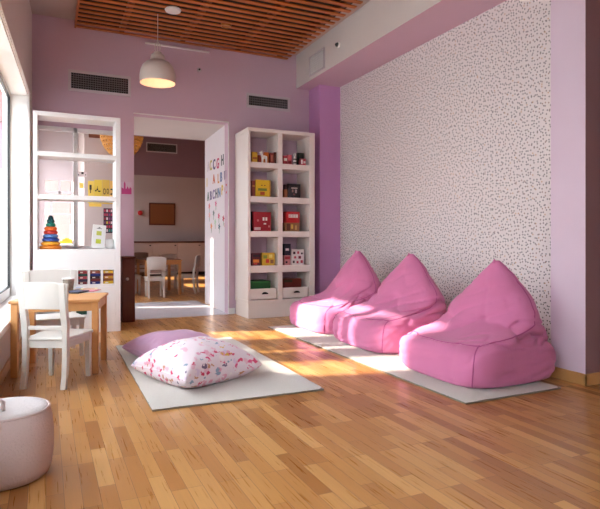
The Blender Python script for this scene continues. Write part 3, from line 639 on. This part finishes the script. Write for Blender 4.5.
for px, py, col, cn in fl:
    p = oncheek(px, py) + PN * .002
    r = thing('flower_sticker', '%s flower sticker below the letters on the doorway wall' % cn, 'flower sticker', p, R(-90) - .046, 'flower stickers on the doorway wall')
    pts = [((.034 + .016 * math.cos(5 * t * 2 * PI / 30)) * math.cos(t * 2 * PI / 30) * 1.3, .03 + (.034 + .016 * math.cos(5 * t * 2 * PI / 30)) * math.sin(t * 2 * PI / 30)) for t in range(30)]
    MB().plate(pts, -.003, 0).build('petals', pal(*col), r)
    MB().box(-.006, .006, -.002, 0, -.075, 0).build('stem', pal(110, 150, 110), r)

# ------------------------------------------------------------------ chairs
def make_chair(label, cat='chair', w=.36, d=.36, seat=.36, h=.76, crest0=.567, name='kids_chair', group=None, dark=None):
    r = thing(name, label, cat, (0, 0, 0), 0, group); m = dark or M['chair_white']
    hw = w / 2; t = .044
    # seat, slightly dished edges
    pts = [(-hw + .02, -d / 2 + .01), (hw - .02, -d / 2 + .01), (hw + .012, d / 2 - .02), (hw - .01, d / 2 + .012), (-hw + .01, d / 2 + .012), (-hw - .012, d / 2 - .02)]
    MB().prism(pts, seat - .022, seat).build('seat', m, r, bevel=.006)
    MB().box(-hw + .03, hw - .03, d / 2 - .04, d / 2 - .02, seat - .075, seat - .022).box(-hw + .03, hw - .03, -d / 2 + .02, -d / 2 + .04, seat - .075, seat - .022).box(-hw + .01, -hw + .03, -d / 2 + .03, d / 2 - .02, seat - .075, seat - .022).box(hw - .03, hw - .01, -d / 2 + .03, d / 2 - .02, seat - .075, seat - .022).build('seat_frame', m, r)
    for s in (-1, 1):
        x = s * (hw - t / 2 - .004)
        mb = MB(); q = lambda cx, cy, z, a, b: [(cx - a, cy - b, z), (cx + a, cy - b, z), (cx + a, cy + b, z), (cx - a, cy + b, z)]
        mb.loft([q(x, d / 2 - .028, 0, .015, .015), q(x, d / 2 - .025, seat - .022, .021, .021)]).build('leg', m, r, bevel=.004)
        mb = MB()
        prof = [(-.035, 0, .016), (-.012, .10, .018), (0, .22, .021), (0, seat, .022), (-.006, seat + .1, .021), (-.028, crest0, .020), (-.055, h - .01, .016)]
        mb.loft([q(x, -d / 2 + .012 + a, z, .019 + (.004 if z > seat else 0), b) for a, z, b in prof]).build('leg', m, r, bevel=.004)
    # crest panel, slightly bowed, rising in the middle
    secs = []
    for k in range(9):
        u = -1 + k / 4; x = u * (hw + .002); fx = u * (hw + .018); y = -d / 2 - .018 - .018 * (1 - u * u); top = h - .012 + .014 * (1 - u * u); zb = crest0
        secs.append([(x, y - .008, zb), (x, y + .012, zb), (fx, y - .012, top), (fx, y - .030, top)])
    MB().loft(secs).build('backrest', m, r, bevel=.005)
    MB().box(-hw + .03, hw - .03, -d / 2 + .0, -d / 2 + .018, seat + .055, seat + .085).build('back_rail', m, r, bevel=.004)
    return r
ch = make_chair('white wooden child chair in front of the beech table, back to the viewer', w=.345, d=.40)
ch.location = (.088, 4.46, 0); ch.rotation_euler = (0, 0, R(-28))
ch2 = make_chair('white wooden child chair tucked in behind the beech table, facing the viewer', w=.46, d=.40, seat=.36, h=.775, crest0=.60)
ch2.location = (.07, 5.52, 0); ch2.rotation_euler = (0, 0, R(180 + 8))

# beech table
def make_table(label, w, d, h, leg=.05, name='kids_table', over=.012, m=None):
    r = thing(name, label, 'table'); m = m or M['beech']
    MB().box(-w / 2, w / 2, -d / 2, d / 2, h - .022, h).build('tabletop', m, r, bevel=.006)
    a = w / 2 - over; b = d / 2 - over
    MB().box(-a + .01, a - .01, -b + .006, -b + .026, h - .09, h - .022).box(-a + .01, a - .01, b - .026, b - .006, h - .09, h - .022).box(-a + .006, -a + .026, -b + .02, b - .02, h - .09, h - .022).box(a - .026, a - .006, -b + .02, b - .02, h - .09, h - .022).build('apron', m, r, bevel=.002)
    for sx in (-1, 1):
        for sy in (-1, 1):
            x, y = sx * (a - leg / 2), sy * (b - leg / 2)
            MB().box(x - leg / 2, x + leg / 2, y - leg / 2, y + leg / 2, 0, h - .022).build('leg', m, r, bevel=.005)
    return r
TBL = (.124, 4.92); TR = R(-12)
tb = make_table('low beech wood table by the window with papers and a cup on it', .66, .60, .59)
tb.location = (*TBL, 0); tb.rotation_euler = (0, 0, TR)
def tpt(px, py, z):
    d = ray(px, py); t = (z - CAMZ) / d.z; return Vector((d.x * t, d.y * t, z))
HT = .591
# cup
p = tpt(68.5, 290.5, HT)
r = thing('paper_cup', 'grey patterned cup standing on the beech table', 'cup', p)
MB().lathe([(.040, 0), (.052, .105), (.054, .11), (.050, .11), (.037, .006)], 28).build('cup_body', mat('cup_print', srgb(150, 138, 124), .5, var=.6, vscale=45), r, smooth=True)
MB().lathe([(.0545, .106), (.057, .11), (.0545, .116), (.048, .114)], 28).build('rim', M['white'], r)
def flat(name, label, cat, p, w, d, t, rz, col, sub=None):
    r = thing(name, label, cat, p, rz); MB().box(-w / 2, w / 2, -d / 2, d / 2, 0, t).build('cover' if cat != 'paper' else 'sheet', pal(*col), r, bevel=.001)
    if sub: MB().box(-w / 2 * .7, w / 2 * .7, -d / 2 * .7, d / 2 * .7, t, t + .0012).build('picture', pal(*sub), r)
    return r
bk = flat('notebook', 'dark navy notebook lying open-edge on the beech table beside the cup', 'notebook', tpt(76, 292.5, HT), .15, .20, .012, R(-30), (26, 26, 44), (70, 80, 120))
flat('paper', 'red and pink paper overlapping the dark notebook on the table', 'paper', tpt(89, 290.7, HT), .16, .2, .003, R(-24), (200, 60, 96), (236, 150, 170))
flat('paper', 'white paper with a bluish picture behind the dark notebook', 'paper', tpt(75, 288, HT), .18, .2, .003, R(10), (240, 238, 240), (180, 190, 220))
flat('paper', 'yellow and cream paper at the far side of the beech table', 'paper', tpt(89, 288.8, HT + .0035), .15, .16, .0025, R(-10), (240, 228, 170), (224, 170, 150))

# ------------------------------------------------------------------ far tables and chairs
t2 = make_table('beech table with dark top in the room beyond the doorway', .72, 1.1, .68, leg=.055)
t2.location = (2.06, 11.2, 0)
tag(MB().box(1.72, 2.4, 10.67, 11.73, .681, .69).build('table_mat', M['brown'], bevel=.003), 'dark brown top mat on the table beyond the doorway', 'table mat')
fc = make_chair('white chair with back towards the doorway at the far table', w=.33, d=.34, seat=.38, h=.76, crest0=.52)
fc.location = (1.85, 10.42, 0); fc['group'] = 'white chairs around the far table'
g = 'white chairs around the far table'
dup(fc, 'white chair turned towards the right end of the far table', (2.60, 10.95, 0), R(62), g)
dup(fc, 'white chair behind the far table, facing the doorway', (2.45, 12.05, 0), R(172), g)
dup(fc, 'white chair at the left end of the far table, cut by the doorway edge', (1.50, 11.1, 0), R(-85), g)
fb = make_chair('brownish chair behind the far table on the left', w=.33, d=.34, seat=.38, h=.80, crest0=.52, dark=mat('taupe_lacquer', srgb(150, 120, 100), .5)); fb.location = (1.86, 12.1, 0); fb.rotation_euler = (0, 0, R(178))

# far cabinets
x0 = 1.4; x1 = 5.9
r = thing('sideboard', 'long low taupe cupboard run along the far wall', 'cupboard', (0, FY - .5, 0))
MB().box(x0, x1, .03, .49, .10, 1.0).build('body', M['wall_low'], r)
MB().box(x0, x1, .0, .49, 1.0, 1.04).build('worktop', M['brown'], r, bevel=.004)
MB().box(x0, x1, .06, .49, 0, .10).build('plinth', M['dark'], r)
n = 6
for k in range(n):
    a = x0 + (x1 - x0) * k / n + .008; b = x0 + (x1 - x0) * (k + 1) / n - .008
    dr = MB().box(a, b, .01, .03, .11, .985).build('door', M['wall_low'], r, bevel=.003)
    MB().box(b - .08, b - .03, .0, .01, .9, .93).build('handle', M['metal'], dr)
# cork board and alarm bell
a = onY(149, 225, FY); b = onY(175, 203.5, FY)
r = thing('cork_board', 'brown cork board on the far wall beyond the doorway', 'notice board', ((a.x + b.x) / 2, FY, a.z)); w_ = (b.x - a.x) / 2; h = b.z - a.z
MB().box(-w_, w_, -.03, 0, 0, h).build('board_frame', M['brown'], r, bevel=.004)
MB().box(-w_ + .04, w_ - .04, -.034, -.02, .04, h - .04).build('cork_panel', M['cork'], r)
a = onY(140, 213, FY)
r = thing('alarm_bell', 'small red alarm bell left of the cork board', 'alarm', a)
MB().box(-.1, .1, -.03, 0, -.08, .12).build('base', pal(200, 180, 176), r, bevel=.01)
MB().lathe([(.075, .03), (.075, .05), (.05, .08), (.015, .09)], 24).build('bell', pal(190, 30, 34), r, smooth=True).rotation_euler = (R(90), 0, 0)
# slatted bulkhead in the far room
tag(MB().box(2.55, 6, 10.2, 14, FZ - .13, FZ - .001).build('timber_bulkhead', M['slat'], bevel=.004), 'brown timber bulkhead at the top right of the doorway view', 'ceiling panel')
tag(MB().box(.72, 1.5, 10.6, 16.9, 3.6, 3.68).build('timber_bulkhead', M['slat'], bevel=.004), 'brown timber strip seen above the pinned wall beyond the divider', 'ceiling panel')

# ------------------------------------------------------------------ rugs
def rug(label, x0, x1, y0, y1, rz=0):
    cx, cy = (x0 + x1) / 2, (y0 + y1) / 2
    r = thing('rug', label, 'rug', (cx, cy, 0), rz); a, b = (x1 - x0) / 2, (y1 - y0) / 2
    bm = bmesh.new(); n, m = int(a * 60), int(b * 60)
    mb = MB(); g = [[mb.bm.verts.new((-a + 2 * a * i / n + .004 * noise.noise((i * .3, j * .3, 5)), -b + 2 * b * j / m + .004 * noise.noise((i * .3, j * .3, 9)), .019 + .0018 * noise.noise((i * .9, j * .9, 0)) - (.006 if i in (0, n) or j in (0, m) else 0))) for j in range(m + 1)] for i in range(n + 1)]
    for i in range(n):
        for j in range(m): mb.bm.faces.new((g[i][j], g[i + 1][j], g[i + 1][j + 1], g[i][j + 1]))
    mb.build('pile', M['rug'], r, smooth=True)
    MB().box(-a, a, -b, b, .0005, .013).build('binding', M['rug_edge'], r, bevel=.003)
    return r
rug('cream rectangular rug in the middle of the floor under two cushions', .61, 1.79, 3.41, 5.66, R(-.9))
rug('long cream rug runner under the three pink bean bags', 2.44, 3.31, 2.72, 6.15, 0)
ZR = .021

# ------------------------------------------------------------------ cushions
def cushion(label, half, T, loc, rz, m, seed, tilt=(0, 0)):
    r = thing('floor_cushion', label, 'cushion', loc, rz); r.rotation_euler = (R(tilt[0]), R(tilt[1]), rz)
    n = 44; mb = MB(); top = []; bot = []
    for i in range(n + 1):
        rt = []; rb = []
        for j in range(n + 1):
            u = math.sin((-1 + 2 * i / n) * PI / 2); v = math.sin((-1 + 2 * j / n) * PI / 2)
            x = half * u * (.90 + .13 * v * v); y = half * v * (.90 + .13 * u * u)
            e = max(0, (1 - u * u)) * max(0, (1 - v * v)); k = e ** .36
            wr_ = .012 * noise.noise((x * 7 + seed, y * 7, 0)) * min(1, e * 4) + .010 * math.sin(18 * math.atan2(v, u) + seed) * (e ** .5) * (1 - e) ** 2
            zt = T * k * (.74) + wr_; zb = -T * .36 * min(1, k * 1.5)
            rt.append(mb.bm.verts.new((x, y, zt + T * .36)));
            rb.append(rt[-1] if i in (0, n) or j in (0, n) else mb.bm.verts.new((x, y, zb + T * .36)))
        top.append(rt); bot.append(rb)
    for i in range(n):
        for j in range(n):
            mb.bm.faces.new((top[i][j], top[i + 1][j], top[i + 1][j + 1], top[i][j + 1]))
            q = (bot[i][j], bot[i][j + 1], bot[i + 1][j + 1], bot[i + 1][j])
            if len(set(q)) == 4:
                try: mb.bm.faces.new(q)
                except ValueError: pass
    mb.build('cover', m, r, smooth=True)
    pts = []
    for (a0, a1) in (((-1, -1), (1, -1)), ((1, -1), (1, 1)), ((1, 1), (-1, 1)), ((-1, 1), (-1, -1))):
        for k in range(12):
            t = k / 12; u = a0[0] + (a1[0] - a0[0]) * t; v = a0[1] + (a1[1] - a0[1]) * t
            pts.append((half * u * (.90 + .13 * v * v), half * v * (.90 + .13 * u * u), T * .36))
    pts.append(pts[0]); MB().tube(pts, .005, 6).build('piping', m, r, smooth=True)
    return r
cushion('plain mauve floor cushion behind the floral one on the rug', .345, .215, (1.04, 4.83, ZR), R(12), M['mauve_fabric'], 1.3)
cushion('white floral floor cushion with pink and yellow print on the rug', .335, .27, (1.03, 4.05, ZR), R(22), M['floral'], 4.2)

# ------------------------------------------------------------------ bean bags
def beanbag(label, loc, width, depth, apex_h, seed, lean=0.0):
    """local x: towards the room (front), y: width; back at x=0"""
    r = thing('bean_bag', label, 'bean bag', loc, R(180), 'pink bean bags on the runner')
    hw0 = width / 2
    key = [  # z, back, front, halfwidth, exponent
        (0.0, .06, .94, .88, 4), (.03, .02, .985, .95, 4.6), (.10, .0, 1.0, .99, 5.0), (.20, .0, .995, 1.0, 5.0), (.275, .0, .975, .99, 4.4),
        (.315, .0, .93, .965, 3.4), (.345, .0, .86, .965, 3.4), (.37, .0, .77, .96, 3.1), (.40, .005, .67, .955, 2.8), (.44, .012, .58, .95, 2.6),
        (.50, .025, .51, .915, 2.4), (.58, .045, .46, .83, 2.3), (.68, .07, .41, .67, 2.2), (.78, .10, .36, .48, 2.1), (.87, .13, .31, .30, 2.1), (.94, .165, .27, .15, 2.1), (.985, .195, .245, .05, 2)]
    def at(s):
        s = max(0, min(.9999, s)) * (len(key) - 1); i = int(s); f = s - i; a, b = key[i], key[i + 1]
        def cr(j):
            p0 = key[max(0, i - 1)][j]; p1, p2 = a[j], b[j]; p3 = key[min(len(key) - 1, i + 2)][j]
            return .5 * ((2 * p1) + (-p0 + p2) * f + (2 * p0 - 5 * p1 + 4 * p2 - p3) * f * f + (-p0 + 3 * p1 - 3 * p2 + p3) * f ** 3)
        return [cr(j) for j in range(5)]
    def P(s, ang, off=0):
        z, bk, fr, hw, e = at(s); c, n_ = math.cos(ang), math.sin(ang)
        cx_ = (bk + fr) / 2 * depth; rx = (fr - bk) / 2 * depth; ry = hw * hw0
        x = cx_ + rx * math.copysign(abs(c) ** (2 / e), c); y = ry * math.copysign(abs(n_) ** (2 / e), n_)
        zz = z * apex_h
        # wrinkles: folds fan out from the seat/back crease and sag on the sides
        if .05 < s < .97:
            q = Vector((x * 2.2 + seed * 3, y * 2.6, zz * 3.2))
            a1 = noise.noise(q); ridged = (1 - abs(noise.noise(q * 1.5 + Vector((9, 3, seed))))) ** 10
            r2 = (1 - abs(noise.noise(Vector((x * 3.5 + zz * 4, y * 1.5 - zz * 5, seed * 2)) * 1.6))) ** 14
            crease = math.exp(-((zz / apex_h - .42) / .12) ** 2)
            amp = .022 * a1 - .034 * ridged * (.35 + crease) - .028 * r2 * (.5 + crease)
            d = Vector((x - cx_, y, .0)); d = d.normalized() if d.length > 1e-4 else Vector()
            fall = min(1, (.97 - s) * 6); x += d.x * amp * fall; y += d.y * amp * fall
            # seat dips in the middle, cheeks stay high
            if c > 0 and .3 < s < .62: zz -= .035 * math.exp(-(y / (hw0 * .5)) ** 2) * math.sin((s - .3) / .32 * PI)
            zz += .012 * a1 * (1 if s > .25 else 0) * fall
        zz += 0
        y += lean * max(0, z - .3)
        v = Vector((x, y, max(zz, .0)))
        if off: v += Vector((c * .7, n_ * .7, .25)) * off
        return v
    NS, NA = 90, 128
    mb = MB(); mb.loft([[P(i / NS, 2 * PI * k / NA) for k in range(NA)] for i in range(NS + 1)])
    o = mb.build('cover', M['pink'], r, smooth=True)
    # piped seams
    def seam(path):
        MB().tube([P(s, a, .0015) for s, a in path], .0042, 6).build('piping', M['pink_seam'], r, smooth=True)
    for sg in (1, -1):
        ca = math.atan2(1, 1) * sg
        seam([(.04 + .28 * i / 12, ca) for i in range(13)])
        seam([(.32 + .3 * i / 16, ca + sg * (.75 * i / 16)) for i in range(17)] + [(.62 + .36 * i / 12, ca + sg * (.75 + .1 * i / 12)) for i in range(1, 13)])
    seam([(.335, math.pi / 4 - (PI / 2) * i / 24) for i in range(25)])
    MB().tube([P(.96, 0), P(.985, 0) + Vector((0, 0, .01)), P(.999, 0) + Vector((-.0, 0, .012))], [.010, .008, .004], 10).build('tip', M['pink'], r, smooth=True)
    return r
beanbag('pink bean bag lounger nearest the viewer, beside the lilac pier', (3.49, 3.31, ZR), .99, .90, .885, .7, -.0)
beanbag('pink bean bag lounger in the middle of the three', (3.60, 4.59, ZR), 1.07, .92, .91, 2.9, .0)
beanbag('pink bean bag lounger farthest away, nearest the bookcase', (3.67, 5.73, ZR), 1.06, .99, .92, 5.3, .0)

# ------------------------------------------------------------------ pouf at bottom left
pc = (-.170, 2.76)
r = thing('pouf', 'round pale pink fabric pouf at the bottom left corner', 'pouf', (*pc, 0)); r.scale = (.92, .92, .87)
prof = [(.165, 0), (.195, .01), (.212, .05), (.222, .13), (.222, .22), (.214, .30), (.204, .335), (.196, .345)]
o = MB().lathe(prof, 64, cap=True).build('side_cover', M['pouf'], r, smooth=True)
tp = [(.197, .343), (.19, .352), (.15, .357), (.10, .353), (.05, .348), (.004, .346)]
MB().lathe(tp, 64).build('top_cover', M['pouf_top'], r, smooth=True)
MB().tube([(.2 * math.cos(a * PI / 24), .2 * math.sin(a * PI / 24), .344) for a in range(49)], .006, 6).build('piping', M['pouf'], r, smooth=True)
MB().tube([(-.06, .08, .352), (-.06, .06, .385), (-.03, .02, .40), (.0, -.02, .385), (.0, -.04, .352)], .010, 8).build('handle_strap', M['pouf'], r, smooth=True)
